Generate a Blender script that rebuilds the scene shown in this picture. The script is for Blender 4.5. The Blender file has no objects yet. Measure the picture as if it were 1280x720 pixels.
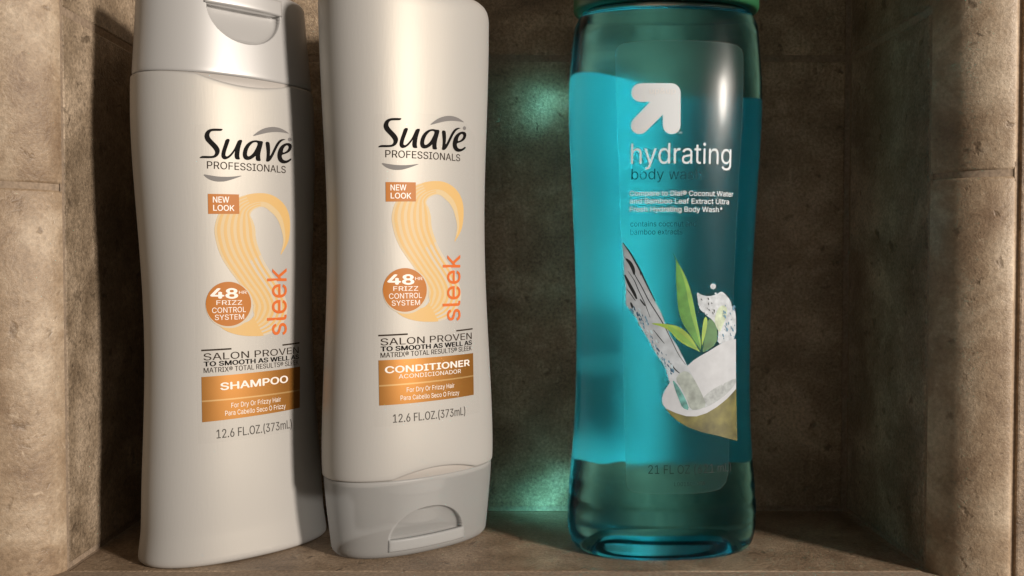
import bpy, bmesh, math, random, json, os
import numpy as np
from mathutils import Vector, Matrix
from mathutils.geometry import delaunay_2d_cdt

scene = bpy.context.scene
COL = scene.collection

# ------------------------------------------------------------------ camera
cam_data = bpy.data.cameras.new('camera')
cam = bpy.data.objects.new('camera', cam_data)
COL.objects.link(cam)
cam_data.sensor_width = 36.0
cam_data.lens = 36.0 * 1100 / 1280
cam_data.clip_start = 0.01
cam_data.clip_end = 50
cam.location = (0, 0, 0.1078)
cam.rotation_euler = (math.radians(90) - math.atan(30 / 1100), 0, 0)
scene.camera = cam

# ------------------------------------------------------------------ dim indoor surroundings
world = bpy.data.worlds.new('World')
scene.world = world
world.use_nodes = True
wn, wl = world.node_tree.nodes, world.node_tree.links
bg = wn['Background']
bg.inputs[1].default_value = 0.19
tc = wn.new('ShaderNodeTexCoord')
wnoise = wn.new('ShaderNodeTexNoise'); wnoise.inputs['Scale'].default_value = 1.6; wnoise.inputs['Detail'].default_value = 1.0
wramp = wn.new('ShaderNodeValToRGB')
wramp.color_ramp.elements[0].position = 0.38; wramp.color_ramp.elements[0].color = (0.22, 0.18, 0.13, 1)
wramp.color_ramp.elements[1].position = 0.66; wramp.color_ramp.elements[1].color = (1.5, 1.38, 1.2, 1)
wl.new(tc.outputs['Generated'], wnoise.inputs['Vector'])
wl.new(wnoise.outputs['Fac'], wramp.inputs['Fac'])
wl.new(wramp.outputs['Color'], bg.inputs[0])

# ------------------------------------------------------------------ the one bathroom lamp, right of and above the camera
LDIR = Vector((0.755, -0.655, 0.22)).normalized()
ld = bpy.data.lights.new('bathroom_lamp', 'AREA')
ld.shape = 'DISK'; ld.size = 0.16
ld.energy = 24
ld.color = (1.0, 0.90, 0.80)
lamp = bpy.data.objects.new('bathroom_lamp', ld)
COL.objects.link(lamp)
lamp.location = Vector((0.0, 0.335, 0.10)) + LDIR * 1.35
lamp.rotation_euler = LDIR.to_track_quat('Z', 'Y').to_euler()

vs = scene.view_settings
vs.view_transform = 'Standard'; vs.look = 'None'; vs.exposure = 0.0; vs.gamma = 1.0
cy = scene.cycles
cy.use_denoising = True; cy.use_adaptive_sampling = False
cy.max_bounces = 16; cy.transmission_bounces = 14; cy.transparent_max_bounces = 24
cy.glossy_bounces = 6; cy.diffuse_bounces = 5; cy.volume_bounces = 2
cy.sample_clamp_indirect = 18.0
cy.caustics_refractive = True; cy.caustics_reflective = False
cy.blur_glossy = 0.3

DATA = json.loads(r'''{"logo":{"S":[[-12.99,160.53],[-15.14,160.47],[-17.09,160.31],[-18.42,159.83],[-19.3,158.97],[-19.73,157.94],[-19.79,157.07],[-19.43,156.08],[-18.69,155.25],[-17.65,154.29],[-16.6,153.19],[-16.06,152.21],[-16.23,151.33],[-16.89,150.77],[-18.08,150.6],[-19.84,150.58],[-21.01,150.45],[-21.87,149.64],[-20.13,149.76],[-18.07,149.84],[-16.29,150.1],[-15.08,150.95],[-14.48,152.15],[-14.43,153.17],[-14.95,154.16],[-15.86,155.12],[-16.92,156.07],[-17.82,157.03],[-18.12,157.88],[-17.88,158.76],[-17.23,159.38],[-16.04,159.57],[-14.52,159.67],[-13.61,159.79]],"u":[[-12.1,157.1],[-10.47,157.22],[-11.25,155.12],[-12.17,152.73],[-12.47,151.25],[-12.01,150.84],[-11.22,151.18],[-10.12,152.28],[-9.01,153.82],[-8.21,155.49],[-7.41,157.17],[-5.7,157.31],[-6.41,155.48],[-6.9,153.68],[-7.15,151.9],[-7.14,151.02],[-6.81,150.16],[-8.51,150.1],[-8.93,150.89],[-8.94,152.07],[-8.69,153.26],[-9.48,152.03],[-10.59,150.78],[-11.84,149.95],[-12.93,149.76],[-13.71,150.3],[-13.93,151.31],[-13.57,152.93],[-12.81,155.02]],"a":[[2.55,157.59],[2.09,155.91],[1.5,154.06],[1.16,152.54],[1.17,151.35],[1.46,150.27],[-0.41,150.18],[-0.7,151.2],[-0.6,152.1],[-1.47,151.29],[-2.84,150.45],[-4.21,150.17],[-5.28,150.5],[-5.83,151.55],[-5.73,153.03],[-5.08,154.71],[-3.91,156.22],[-2.21,157.31],[-0.47,157.7],[0.76,157.58]],"a_hole":[[0.24,156.87],[-0.99,156.97],[-2.2,156.27],[-3.39,154.84],[-4.06,153.16],[-4.15,151.97],[-3.71,151.51],[-2.68,151.94],[-1.48,153.07],[-0.45,154.79],[0.18,156.04]],"v":[[3.45,157.52],[5.1,157.62],[5.38,156.21],[5.4,154.1],[5.15,152.28],[5.89,153.24],[7.01,155.3],[8.14,157.22],[9.5,158.72],[11.1,159.35],[12.76,159.31],[11.52,158.93],[10.1,158.03],[8.93,156.55],[7.78,154.62],[6.65,152.56],[5.54,150.96],[4.61,150.28],[3.51,150.34],[3.79,151.86],[3.92,153.67],[3.68,155.75]],"e":[[15.48,152.32],[14.16,151.12],[12.24,150.33],[10.39,150.25],[8.98,151.1],[8.46,152.57],[8.75,154.41],[9.72,156.17],[11.33,157.46],[13.2,158.14],[14.95,158.09],[15.63,157.25],[15.2,155.82],[13.9,154.61],[11.99,153.81],[10.56,153.37],[10.57,152.46],[11.19,151.6],[12.44,151.41],[13.71,151.84],[14.8,152.56]],"e_hole":[[10.96,154.17],[12.4,154.7],[13.58,155.65],[14.0,156.7],[13.43,157.25],[12.37,156.9],[11.35,155.73]],"swoosh_top":[[-2.04,158.86],[-0.14,160.46],[1.98,161.86],[4.14,162.74],[6.74,163.32],[9.46,163.31],[11.89,162.78],[14.68,161.58],[12.32,161.76],[9.47,161.68],[6.76,161.39],[4.15,160.82],[1.63,160.04]],"reg":[[15.37,159.61],[15.27,159.24],[14.97,158.94],[14.56,158.78],[14.13,158.8],[13.79,158.99],[13.63,159.31],[13.67,159.67],[13.91,160.0],[14.29,160.2],[14.72,160.24],[15.1,160.1],[15.33,159.81]],"swoosh_low":[[-20.69,144.19],[-19.52,143.06],[-18.34,142.38],[-16.56,141.87],[-14.75,141.8],[-12.59,142.04],[-10.4,142.74],[-8.15,143.6],[-5.68,144.63],[-10.4,143.77],[-14.75,143.55],[-18.05,143.84]]},"box":[[-18.99,137.33],[-7.56,137.67],[-7.49,130.7],[-18.94,130.29]],"swirl":[[[9.76,116.33],[9.38,116.43]],[[13.35,121.57],[10.84,121.75]],[[14.27,128.18],[9.29,127.42]],[[13.06,132.95],[7.27,130.48]],[[9.73,136.43],[4.99,132.19]],[[5.02,138.4],[2.87,133.48]],[[0.05,138.56],[0.63,133.53]],[[-4.88,137.6],[-2.07,132.31]],[[-9.71,135.64],[-3.19,130.44]],[[-14.42,131.71],[-2.14,128.33]],[[-16.75,125.61],[-1.28,125.56]],[[-16.07,119.67],[-1.1,122.67]],[[-14.24,114.75],[-0.48,119.93]],[[-11.69,110.75],[0.75,116.84]],[[-8.95,107.17],[2.57,113.28]],[[-6.47,103.82],[4.81,110.04]],[[-3.86,100.53],[7.8,106.06]],[[-2.53,97.83],[10.89,101.42]],[[-2.55,96.93],[12.39,95.54]],[[-2.7,95.74],[9.09,89.48]],[[-2.46,93.96],[2.65,86.66]],[[-4.38,92.05],[-3.19,86.44]],[[-8.01,91.16],[-8.27,87.01]],[[-12.23,91.09],[-12.95,88.52]],[[-15.84,91.33],[-16.06,90.78]]],"badge":[[-3.44,98.22],[-3.54,97.17],[-3.8,96.14],[-4.21,95.15],[-4.77,94.21],[-5.45,93.35],[-6.24,92.58],[-7.14,91.91],[-8.12,91.35],[-9.16,90.91],[-10.24,90.61],[-11.34,90.43],[-12.45,90.39],[-13.55,90.48],[-14.61,90.71],[-15.62,91.07],[-16.57,91.55],[-17.44,92.14],[-18.21,92.83],[-18.89,93.62],[-19.44,94.49],[-19.88,95.42],[-20.19,96.4],[-20.37,97.42],[-20.42,98.45],[-20.32,99.48],[-20.1,100.49],[-19.75,101.46],[-19.28,102.39],[-18.68,103.24],[-17.98,104.02],[-17.18,104.7],[-16.29,105.27],[-15.32,105.73],[-14.29,106.06],[-13.22,106.26],[-12.12,106.32],[-11.02,106.25],[-9.92,106.05],[-8.85,105.71],[-7.82,105.24],[-6.87,104.65],[-6.0,103.95],[-5.23,103.16],[-4.59,102.27],[-4.07,101.32],[-3.7,100.32],[-3.49,99.28]],"panel":[[-22.61,73.09],[18.3,73.4],[18.02,57.32],[-22.74,56.82]],"sepl":[[-22.7,63.9],[18.08,64.66]],"rule1":[[-22.38,82.03],[-11.52,82.24]],"rule2":[[9.56,82.49],[18.36,82.78]],"texts":{"prof":["PROFESSIONALS",-19.09,146.18,12.29,146.76,2.61],"new":["NEW",-17.22,134.36,-11.34,134.62,2.05],"look":["LOOK",-17.16,131.5,-9.44,131.69,2.0],"n48":["48",-18.43,100.48,-8.85,100.38,3.48],"hr":["HR",-8.17,101.92,-5.19,101.89,1.13],"frizz":["FRIZZ",-16.63,98.06,-7.01,98.04,1.62],"control":["CONTROL",-18.25,95.2,-5.61,95.33,1.92],"system":["SYSTEM",-17.32,92.7,-6.4,92.76,1.86],"salon":["SALON PROVEN",-21.66,78.46,17.7,78.91,2.48],"smooth":["TO SMOOTH AS WELL AS",-21.6,76.32,17.61,76.73,1.66],"matrix":["MATRIX® TOTAL RESULTS® SLEEK",-21.77,74.0,17.43,74.56,1.8],"cond":["CONDITIONER",-20.25,68.4,15.89,68.77,2.34],"acon":["ACONDICIONADOR",-15.42,66.21,11.27,66.38,1.51],"dry":["For Dry Or Frizzy Hair",-12.46,61.11,7.91,61.16,1.68],"para":["Para Cabello Seco O Frizzy",-14.89,58.32,10.19,58.18,1.68],"net":["12.6 FL.OZ.(373mL)",-17.8,50.35,13.08,50.29,3.01]},"sleek":[11.52,86.39,12.15,111.19,8.31],"sh":{"panel":[[-18.23,67.56],[20.96,68.37],[19.94,52.67],[-18.5,51.46]],"sepl":[[-18.36,58.9],[20.3,59.38]],"sham":["SHAMPOO",-11.79,62.51,14.4,63.05,2.54],"dry":["For Dry Or Frizzy Hair",-8.29,55.87,11.07,56.19,1.73],"para":["Para Cabello Seco O Frizzy",-10.56,53.19,13.05,53.4,1.73],"net":["12.6 FL.OZ.(373mL)",-13.75,45.3,15.61,45.61,3.12]},"bw":{"arrow":[[-3.36,171.72],[-2.78,171.67],[-2.21,171.53],[-1.68,171.29],[-1.2,170.97],[-0.78,170.56],[-0.44,170.1],[-0.18,169.58],[-0.02,169.02],[0.03,168.45],[0.19,156.93],[-0.03,155.74],[-0.71,154.72],[-1.73,154.04],[-2.94,153.79],[-4.15,154.02],[-5.19,154.69],[-5.89,155.7],[-6.15,156.89],[-6.21,160.65],[-12.12,154.74],[-13.11,154.08],[-14.3,153.87],[-15.49,154.13],[-16.5,154.82],[-17.19,155.85],[-17.45,157.04],[-17.23,158.22],[-16.57,159.21],[-10.81,165.16],[-14.11,165.22],[-14.39,165.24],[-15.59,165.61],[-16.58,166.41],[-17.22,167.51],[-17.42,168.75],[-17.14,169.96],[-16.43,170.95],[-15.39,171.59],[-14.17,171.8]],"upup":["up&up",-10.94,168.1,-1.68,168.09,1.52],"tm":["TM",-0.55,154.03,0.83,154.04,0.74],"hyd":["hydrating",-17.17,143.42,19.85,143.57,7.27],"body":["body wash",-16.91,137.89,8.18,137.9,3.8],"l1":["Compare to Dial® Coconut Water",-17.42,132.1,21.15,132.11,1.83],"l2":["and Bamboo Leaf Extract Ultra",-17.37,129.33,19.35,129.32,1.84],"l3":["Fresh Hydrating Body Wash*",-17.33,126.45,16.61,126.43,1.84],"s1":["contains coconut and",-17.02,121.19,6.55,121.25,1.87],"s2":["bamboo extracts",-16.97,118.3,1.54,118.38,1.87],"net":["21 FL OZ (621 mL)",-9.97,32.4,21.7,32.3,3.09],"lot":["L0015050FA",-0.56,27.96,10.89,28.0,1.38],"film":[[-23.47,181.6],[-22.58,185.33],[-19.67,186.58],[-0.16,186.97],[16.63,186.96],[23.71,186.18],[25.23,182.51],[22.67,116.65],[21.06,33.82],[18.78,26.44],[10.57,25.26],[-1.48,25.18],[-14.57,25.51],[-17.17,26.55],[-18.03,30.27],[-19.68,107.8]],"ill":{"stream":[[-19.86,115.81],[-16.53,111.15],[-13.21,105.8],[-10.25,99.44],[-7.65,93.99],[-5.79,90.71],[-4.28,86.7],[-2.4,82.31],[0.6,77.91],[4.03,71.29],[5.95,67.6],[9.44,61.3],[11.64,56.46],[8.33,55.09],[4.52,55.0],[1.89,55.95],[1.13,58.89],[-0.38,62.93],[-2.61,65.87],[-3.74,69.89],[-4.86,72.09],[-7.44,75.74],[-10.03,80.48],[-12.96,85.21],[-14.81,88.84],[-18.12,92.83],[-18.31,93.93],[-18.37,99.04],[-18.98,104.15],[-19.25,111.08]],"flesh":[[-5.14,59.67],[-4.42,61.86],[-2.24,65.32],[-0.04,67.31],[2.18,69.48],[4.22,71.29],[6.27,73.1],[8.55,74.52],[12.06,76.29],[15.3,78.04],[17.41,79.09],[19.62,79.75],[23.98,80.39],[24.34,62.03],[19.86,58.63],[15.52,55.92],[11.46,53.89],[7.56,52.85],[3.77,53.0],[0.04,54.15],[-3.65,55.82],[-4.94,57.47]],"hollow":[[9.85,59.45],[13.41,62.27],[18.03,64.28],[24.32,66.13],[24.33,64.27],[21.24,61.51],[17.63,59.13],[13.85,57.1],[11.05,55.93],[9.09,55.81]],"shell":[[-3.84,55.9],[0.04,54.22],[3.77,53.08],[7.56,52.92],[11.46,53.97],[15.52,55.99],[19.86,58.71],[24.45,62.1],[25.02,42.81],[15.54,45.62],[9.9,46.99],[4.53,48.97],[0.79,51.22],[-1.8,53.44]],"leaf_tall":[[-2.09,112.33],[-1.14,110.7],[-0.0,108.53],[2.85,103.8],[4.99,98.33],[6.2,93.22],[7.23,88.1],[8.85,81.49],[9.31,76.35],[8.13,77.83],[5.03,82.26],[1.98,86.67],[0.63,90.69],[0.01,95.43],[-0.45,101.99],[-0.53,106.71],[-0.45,108.53],[-1.14,110.34]],"leaf_tall_light":[[-0.0,108.53],[2.85,103.8],[4.99,98.33],[6.2,93.22],[7.23,88.1],[8.85,81.49],[9.22,77.08],[8.5,79.29],[6.9,84.44],[5.31,89.21],[4.11,94.33],[3.29,99.07],[1.73,104.17]],"leaf_left":[[-9.73,86.51],[-6.83,86.59],[-3.91,86.26],[-0.23,85.77],[2.76,84.11],[5.42,81.53],[8.53,76.36],[9.31,75.79],[6.61,77.12],[2.82,78.81],[-0.17,81.02],[-2.41,83.77],[-4.99,85.24]],"leaf_left_light":[[-3.91,86.15],[-0.95,84.86],[2.03,82.65],[5.06,79.89],[8.14,76.73],[3.57,78.99],[0.57,81.02],[-2.05,83.77]],"leaf_small":[[10.3,88.98],[11.5,88.23],[11.35,85.11],[10.04,79.63],[9.29,77.81],[9.4,84.41]],"leaf_dark":[[11.5,88.23],[14.13,87.27],[15.64,83.56],[15.29,78.78],[10.48,75.95],[9.5,76.16],[10.43,80.36]],"splash":[[7.08,97.96],[9.01,96.67],[11.76,96.1],[14.99,96.81],[16.65,97.89],[17.94,97.51],[21.18,94.51],[21.71,92.28],[23.84,90.74],[24.09,80.31],[19.62,79.75],[15.51,78.59],[16.07,83.55],[15.21,84.67],[13.51,87.65],[11.09,89.15],[7.93,92.11],[7.7,94.67]],"splash_green":[[15.5,91.66],[17.6,93.1],[19.85,91.58],[19.03,87.9],[17.75,85.35],[16.5,82.8],[15.21,84.67],[14.13,87.64]],"drop":[[14.69,99.74],[14.53,99.2],[14.08,98.81],[13.47,98.69],[12.87,98.87],[12.46,99.3],[12.34,99.86],[12.55,100.39],[13.03,100.73],[13.65,100.8],[14.23,100.57],[14.61,100.11]],"drop_small":[[15.02,97.17],[14.88,96.87],[14.52,96.78],[14.2,96.95],[14.13,97.28],[14.36,97.54],[14.73,97.55],[14.99,97.31]],"pour_tip":[[-0.4,66.22],[1.44,68.76],[3.67,69.47],[5.95,67.6],[9.44,61.3],[11.64,56.46],[8.32,55.28],[5.27,55.17],[3.74,59.59],[1.85,63.27]],"pour_teal":[[-1.51,66.59],[0.73,64.01],[3.36,59.59],[5.08,54.99],[2.27,55.95],[1.13,58.89],[-0.38,62.56]]},"streaks":[{"p":[[-19.86,115.81],[-16.9,111.8],[-13.57,105.98],[-10.24,99.08],[-7.65,93.99]],"w":0.604},{"p":[[-19.24,110.72],[-16.84,107.44],[-15.35,104.16],[-12.77,99.8],[-10.19,94.71],[-7.61,90.71],[-5.01,86.7],[-2.39,81.58],[0.63,75.35],[3.65,71.3]],"w":0.34},{"p":[[-18.5,109.8],[-16.85,108.16],[-15.74,105.98],[-15.35,103.8]],"w":1.283},{"p":[[-18.9,104.15],[-17.11,100.51],[-15.26,97.24],[-14.34,95.05]],"w":1.133},{"p":[[-17.9,105.61],[-15.32,101.98],[-13.83,98.34],[-11.62,93.98],[-9.39,88.15]],"w":0.302},{"p":[[-18.18,99.04],[-16.71,97.23],[-14.69,94.32]],"w":0.34},{"p":[[-10.56,95.44],[-8.35,91.8],[-5.76,87.79],[-4.26,84.87]],"w":0.302},{"p":[[-16.68,94.31],[-15.19,90.67]],"w":0.831},{"p":[[-8.62,84.5],[-6.05,81.22],[-4.2,79.03]],"w":0.302},{"p":[[-2.29,72.44],[-0.42,69.87],[1.44,68.39]],"w":0.453},{"p":[[-13.44,95.42],[-11.24,92.52]],"w":0.528},{"p":[[-15.05,108.53],[-13.76,106.35],[-13.0,103.44]],"w":0.264}],"flecks":[[-13.36,87.79,0.25,0],[-15.18,91.61,0.65,0],[-12.58,88.19,0.26,0],[-10.72,87.51,0.48,1],[-5.05,73.42,0.47,2],[-1.18,69.49,0.58,1],[-6.33,76.62,0.4,0],[-1.48,69.47,0.58,0],[-2.75,70.38,0.58,2],[-13.16,88.76,0.39,0],[-10.81,86.55,0.2,2],[-1.93,68.41,0.51,0],[-2.69,68.59,0.28,2],[-10.63,82.59,0.46,2],[-6.68,79.63,0.21,0],[-11.88,86.55,0.24,0],[-12.88,86.62,0.22,1],[-3.71,75.21,0.32,0],[-4.98,73.56,0.47,0],[-12.67,86.5,0.24,1],[-8.23,78.23,0.35,1],[-12.27,89.27,0.32,0],[-10.61,82.29,0.23,0],[-15.56,90.78,0.25,0],[-8.04,79.79,0.2,2],[-10.17,86.38,0.27,0],[-12.73,87.93,0.38,0],[-6.92,77.22,0.27,0],[-12.97,87.52,0.29,1],[-14.46,89.29,0.45,2],[-9.1,83.52,0.55,2],[-15.33,91.19,0.62,2],[-1.56,70.99,0.49,2],[-11.97,86.2,0.56,1],[-11.78,85.45,0.58,1],[-1.85,69.71,0.6,0],[-5.43,73.83,0.59,2],[-6.7,77.15,0.62,0],[-5.06,73.59,0.47,1],[-12.92,89.8,0.59,2],[-13.25,91.21,0.47,2],[-4.84,73.91,0.19,0],[-6.79,75.76,0.3,0],[-15.86,90.85,0.61,1],[-2.65,72.68,0.44,1],[-11.14,88.48,0.54,1],[-15.06,90.22,0.6,2],[-2.19,68.32,0.39,2],[-3.99,71.47,0.57,1],[-13.75,90.06,0.26,2],[-13.5,89.61,0.43,0],[-6.65,75.58,0.44,1],[-4.26,73.6,0.42,1],[-4.04,71.95,0.64,2],[-16.45,91.43,0.44,1],[-4.42,73.39,0.42,1],[-7.42,78.17,0.54,1],[-2.53,68.85,0.46,2],[-4.94,72.78,0.35,2],[-3.89,73.15,0.22,2],[-3.4,69.89,0.33,1],[-2.94,71.26,0.53,0],[-3.29,72.93,0.25,2],[-1.58,68.41,0.22,0],[-13.24,88.83,0.28,2],[-10.37,86.34,0.46,1],[-6.34,75.81,0.33,2],[-8.68,79.87,0.42,1],[-12.31,87.03,0.27,2],[-9.46,81.81,0.37,1],[-7.86,77.96,0.64,2],[-2.53,70.53,0.22,1],[-8.83,81.36,0.46,0],[-14.11,89.64,0.63,0],[-10.33,83.68,0.52,2],[-12.21,87.39,0.23,0],[-3.38,69.86,0.59,2],[-10.66,86.42,0.52,2],[-11.1,83.13,0.22,1],[-5.28,75.81,0.42,0],[-13.25,88.16,0.36,0],[-3.96,71.57,0.5,1],[-11.92,85.76,0.19,2],[-13.7,91.74,0.25,2],[-4.63,72.69,0.4,2],[-7.16,80.07,0.52,2],[-2.98,69.73,0.57,2],[-13.09,88.47,0.35,2],[-4.09,72.35,0.57,0],[-11.12,87.18,0.32,1],[11.81,93.38,0.36,3],[13.58,90.11,0.37,3],[12.06,91.27,0.3,3],[11.25,89.59,0.24,3],[8.44,91.23,0.27,3],[11.33,91.87,0.21,3],[9.12,94.98,0.35,3],[13.67,91.26,0.18,3],[14.14,90.49,0.28,3],[7.96,90.47,0.31,3],[11.76,95.27,0.33,3],[8.13,92.61,0.19,3],[10.19,90.17,0.34,3],[13.03,93.61,0.25,3],[11.65,95.17,0.25,3],[14.11,90.92,0.37,3],[19.36,84.39,0.43,4],[21.56,87.51,0.21,4],[17.9,81.97,0.48,4],[19.25,83.57,0.29,4],[21.22,82.43,0.26,4],[21.02,89.81,0.33,4],[17.82,89.79,0.25,4],[22.69,91.33,0.42,4],[18.28,80.71,0.21,4],[18.13,90.44,0.48,4],[21.47,81.8,0.32,4],[18.28,88.82,0.31,4],[23.16,90.89,0.24,4],[22.27,91.57,0.49,4],[19.32,85.94,0.38,4],[22.63,92.05,0.45,4],[18.72,84.06,0.16,4],[21.84,90.74,0.22,4],[17.86,89.03,0.26,4],[23.26,85.32,0.28,4],[23.16,90.82,0.23,4],[23.18,80.97,0.39,4],[23.06,92.27,0.47,4],[21.63,84.6,0.45,4],[18.2,90.59,0.2,4],[20.31,86.18,0.34,4],[19.72,83.71,0.44,4],[21.75,92.54,0.2,4],[18.82,90.09,0.35,4],[18.79,85.23,0.27,4],[19.72,84.16,0.48,4],[18.69,88.71,0.49,4],[18.72,92.74,0.22,4],[22.35,83.78,0.48,4]]},"fit":{"sh":[[-0.10829,0.33893,0.69825,-0.01559,0.03722,0.03576,0.03503,0.03467,0.03428,0.03364,0.03284,0.0322,0.03203,0.03233,0.03299,0.03381,0.03458,0.03495,0.03453,0.03329,0.03187],0.56,2.25],"co":[[-0.04045,0.34624,0.64586,-0.00539,0.03291,0.03338,0.03426,0.03536,0.03615,0.03622,0.03572,0.03493,0.0341,0.03343,0.03306,0.03309,0.03353,0.03425,0.03491,0.03542,0.03576],0.56,2.25],"bw":[[0.05861,0.34156,0.06613,0.00453,0.03405,0.036,0.03685,0.0364,0.03541,0.03446,0.0338,0.03349,0.0336,0.03397,0.03452,0.03528,0.03617,0.03697,0.03709,0.03583,0.03362],0.64,2.3]},"zk":[0.0,0.003,0.01,0.02,0.03,0.04,0.055,0.07,0.085,0.1,0.115,0.13,0.145,0.16,0.175,0.19,0.21]}''')
ZK = np.array(DATA['zk'])

# ------------------------------------------------------------------ materials
def new_mat(name):
    m = bpy.data.materials.new(name); m.use_nodes = True
    return m, m.node_tree.nodes, m.node_tree.links, m.node_tree.nodes['Principled BSDF']

def plain(name, color, rough=0.45, metal=0.0, spec=0.5, mottle=0.0, scale=300.0, coat=0.0):
    m, n, l, p = new_mat(name)
    p.inputs['Base Color'].default_value = (*color, 1)
    p.inputs['Roughness'].default_value = rough
    p.inputs['Metallic'].default_value = metal
    p.inputs['Specular IOR Level'].default_value = spec
    p.inputs['Coat Weight'].default_value = coat
    if mottle:
        t = n.new('ShaderNodeTexCoord'); x = n.new('ShaderNodeTexNoise'); r = n.new('ShaderNodeValToRGB')
        x.inputs['Scale'].default_value = scale; x.inputs['Detail'].default_value = 4
        a, b = r.color_ramp.elements
        a.position, b.position = 0.3, 0.7
        a.color = (*[c * (1 - mottle) for c in color], 1); b.color = (*[min(1, c * (1 + mottle)) for c in color], 1)
        l.new(t.outputs['Object'], x.inputs['Vector']); l.new(x.outputs['Fac'], r.inputs['Fac']); l.new(r.outputs['Color'], p.inputs['Base Color'])
    return m

def tile_material(name, dark, mid, light, seed, pits=0.6, bump=0.5, grain=0.26):
    m, n, l, p = new_mat(name)
    t = n.new('ShaderNodeTexCoord')
    mp = n.new('ShaderNodeMapping'); mp.inputs['Location'].default_value = (seed * 1.7, seed * 0.9, seed * 2.3)
    l.new(t.outputs['Object'], mp.inputs['Vector'])
    def noise(scale, det, rough=0.6, dist=0.0):
        x = n.new('ShaderNodeTexNoise'); x.inputs['Scale'].default_value = scale; x.inputs['Detail'].default_value = det
        x.inputs['Roughness'].default_value = rough; x.inputs['Distortion'].default_value = dist
        l.new(mp.outputs['Vector'], x.inputs['Vector']); return x
    big = noise(38, 8, 0.66, 0.4)
    ramp = n.new('ShaderNodeValToRGB'); e = ramp.color_ramp.elements
    e[0].position, e[0].color = 0.33, (*dark, 1)
    e[1].position, e[1].color = 0.68, (*light, 1)
    k = e.new(0.5); k.color = (*mid, 1)
    l.new(big.outputs['Fac'], ramp.inputs['Fac'])
    fine = noise(800, 6, 0.72, 0.0)
    fr = n.new('ShaderNodeMapRange'); fr.inputs['From Min'].default_value = 0.3; fr.inputs['From Max'].default_value = 0.7
    fr.inputs['To Min'].default_value = 1 - grain; fr.inputs['To Max'].default_value = 1 + grain * .85
    l.new(fine.outputs['Fac'], fr.inputs['Value'])
    mul = n.new('ShaderNodeMix'); mul.data_type = 'RGBA'; mul.blend_type = 'MULTIPLY'; mul.inputs[0].default_value = 1.0
    l.new(ramp.outputs['Color'], mul.inputs[6]); l.new(fr.outputs['Result'], mul.inputs[7])
    # small dark travertine pits and pale flecks
    pit = noise(170, 3, 0.5, 0.3)
    pr = n.new('ShaderNodeMapRange'); pr.inputs['From Min'].default_value = 0.635; pr.inputs['From Max'].default_value = 0.72
    pr.inputs['To Min'].default_value = 0.0; pr.inputs['To Max'].default_value = pits
    l.new(pit.outputs['Fac'], pr.inputs['Value'])
    mx = n.new('ShaderNodeMix'); mx.data_type = 'RGBA'; mx.inputs[7].default_value = (*[c * 0.6 for c in dark], 1)
    l.new(pr.outputs['Result'], mx.inputs[0]); l.new(mul.outputs[2], mx.inputs[6])
    vein = noise(330, 5, 0.6, 0.5)
    vr = n.new('ShaderNodeMapRange'); vr.inputs['From Min'].default_value = 0.62; vr.inputs['From Max'].default_value = 0.75
    vr.inputs['To Min'].default_value = 0.0; vr.inputs['To Max'].default_value = 0.55
    l.new(vein.outputs['Fac'], vr.inputs['Value'])
    mx2 = n.new('ShaderNodeMix'); mx2.data_type = 'RGBA'; mx2.inputs[7].default_value = (*[min(1, c * 1.25) for c in light], 1)
    l.new(vr.outputs['Result'], mx2.inputs[0]); l.new(mx.outputs[2], mx2.inputs[6])
    l.new(mx2.outputs[2], p.inputs['Base Color'])
    p.inputs['Roughness'].default_value = 0.42
    add = n.new('ShaderNodeMath'); add.operation = 'ADD'
    sub = n.new('ShaderNodeMath'); sub.operation = 'SUBTRACT'
    l.new(big.outputs['Fac'], add.inputs[0]); l.new(fine.outputs['Fac'], add.inputs[1])
    l.new(add.outputs[0], sub.inputs[0]); l.new(pr.outputs['Result'], sub.inputs[1])
    b = n.new('ShaderNodeBump'); b.inputs['Strength'].default_value = bump; b.inputs['Distance'].default_value = 0.0010
    l.new(sub.outputs[0], b.inputs['Height']); l.new(b.outputs['Normal'], p.inputs['Normal'])
    return m

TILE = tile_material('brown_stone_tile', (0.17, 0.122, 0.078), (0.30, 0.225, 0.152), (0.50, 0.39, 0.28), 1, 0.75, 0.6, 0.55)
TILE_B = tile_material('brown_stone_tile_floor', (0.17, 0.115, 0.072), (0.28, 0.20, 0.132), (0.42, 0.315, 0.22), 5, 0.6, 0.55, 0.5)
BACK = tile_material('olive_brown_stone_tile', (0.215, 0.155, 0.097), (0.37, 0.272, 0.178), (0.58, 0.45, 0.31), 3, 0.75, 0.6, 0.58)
TRIM = tile_material('tan_stone_trim', (0.21, 0.135, 0.08), (0.355, 0.258, 0.17), (0.55, 0.44, 0.32), 9, 0.6, 0.35, 0.26)
GROUT = plain('sandy_grout', (0.30, 0.225, 0.16), 0.9, mottle=0.25, scale=900)

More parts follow.
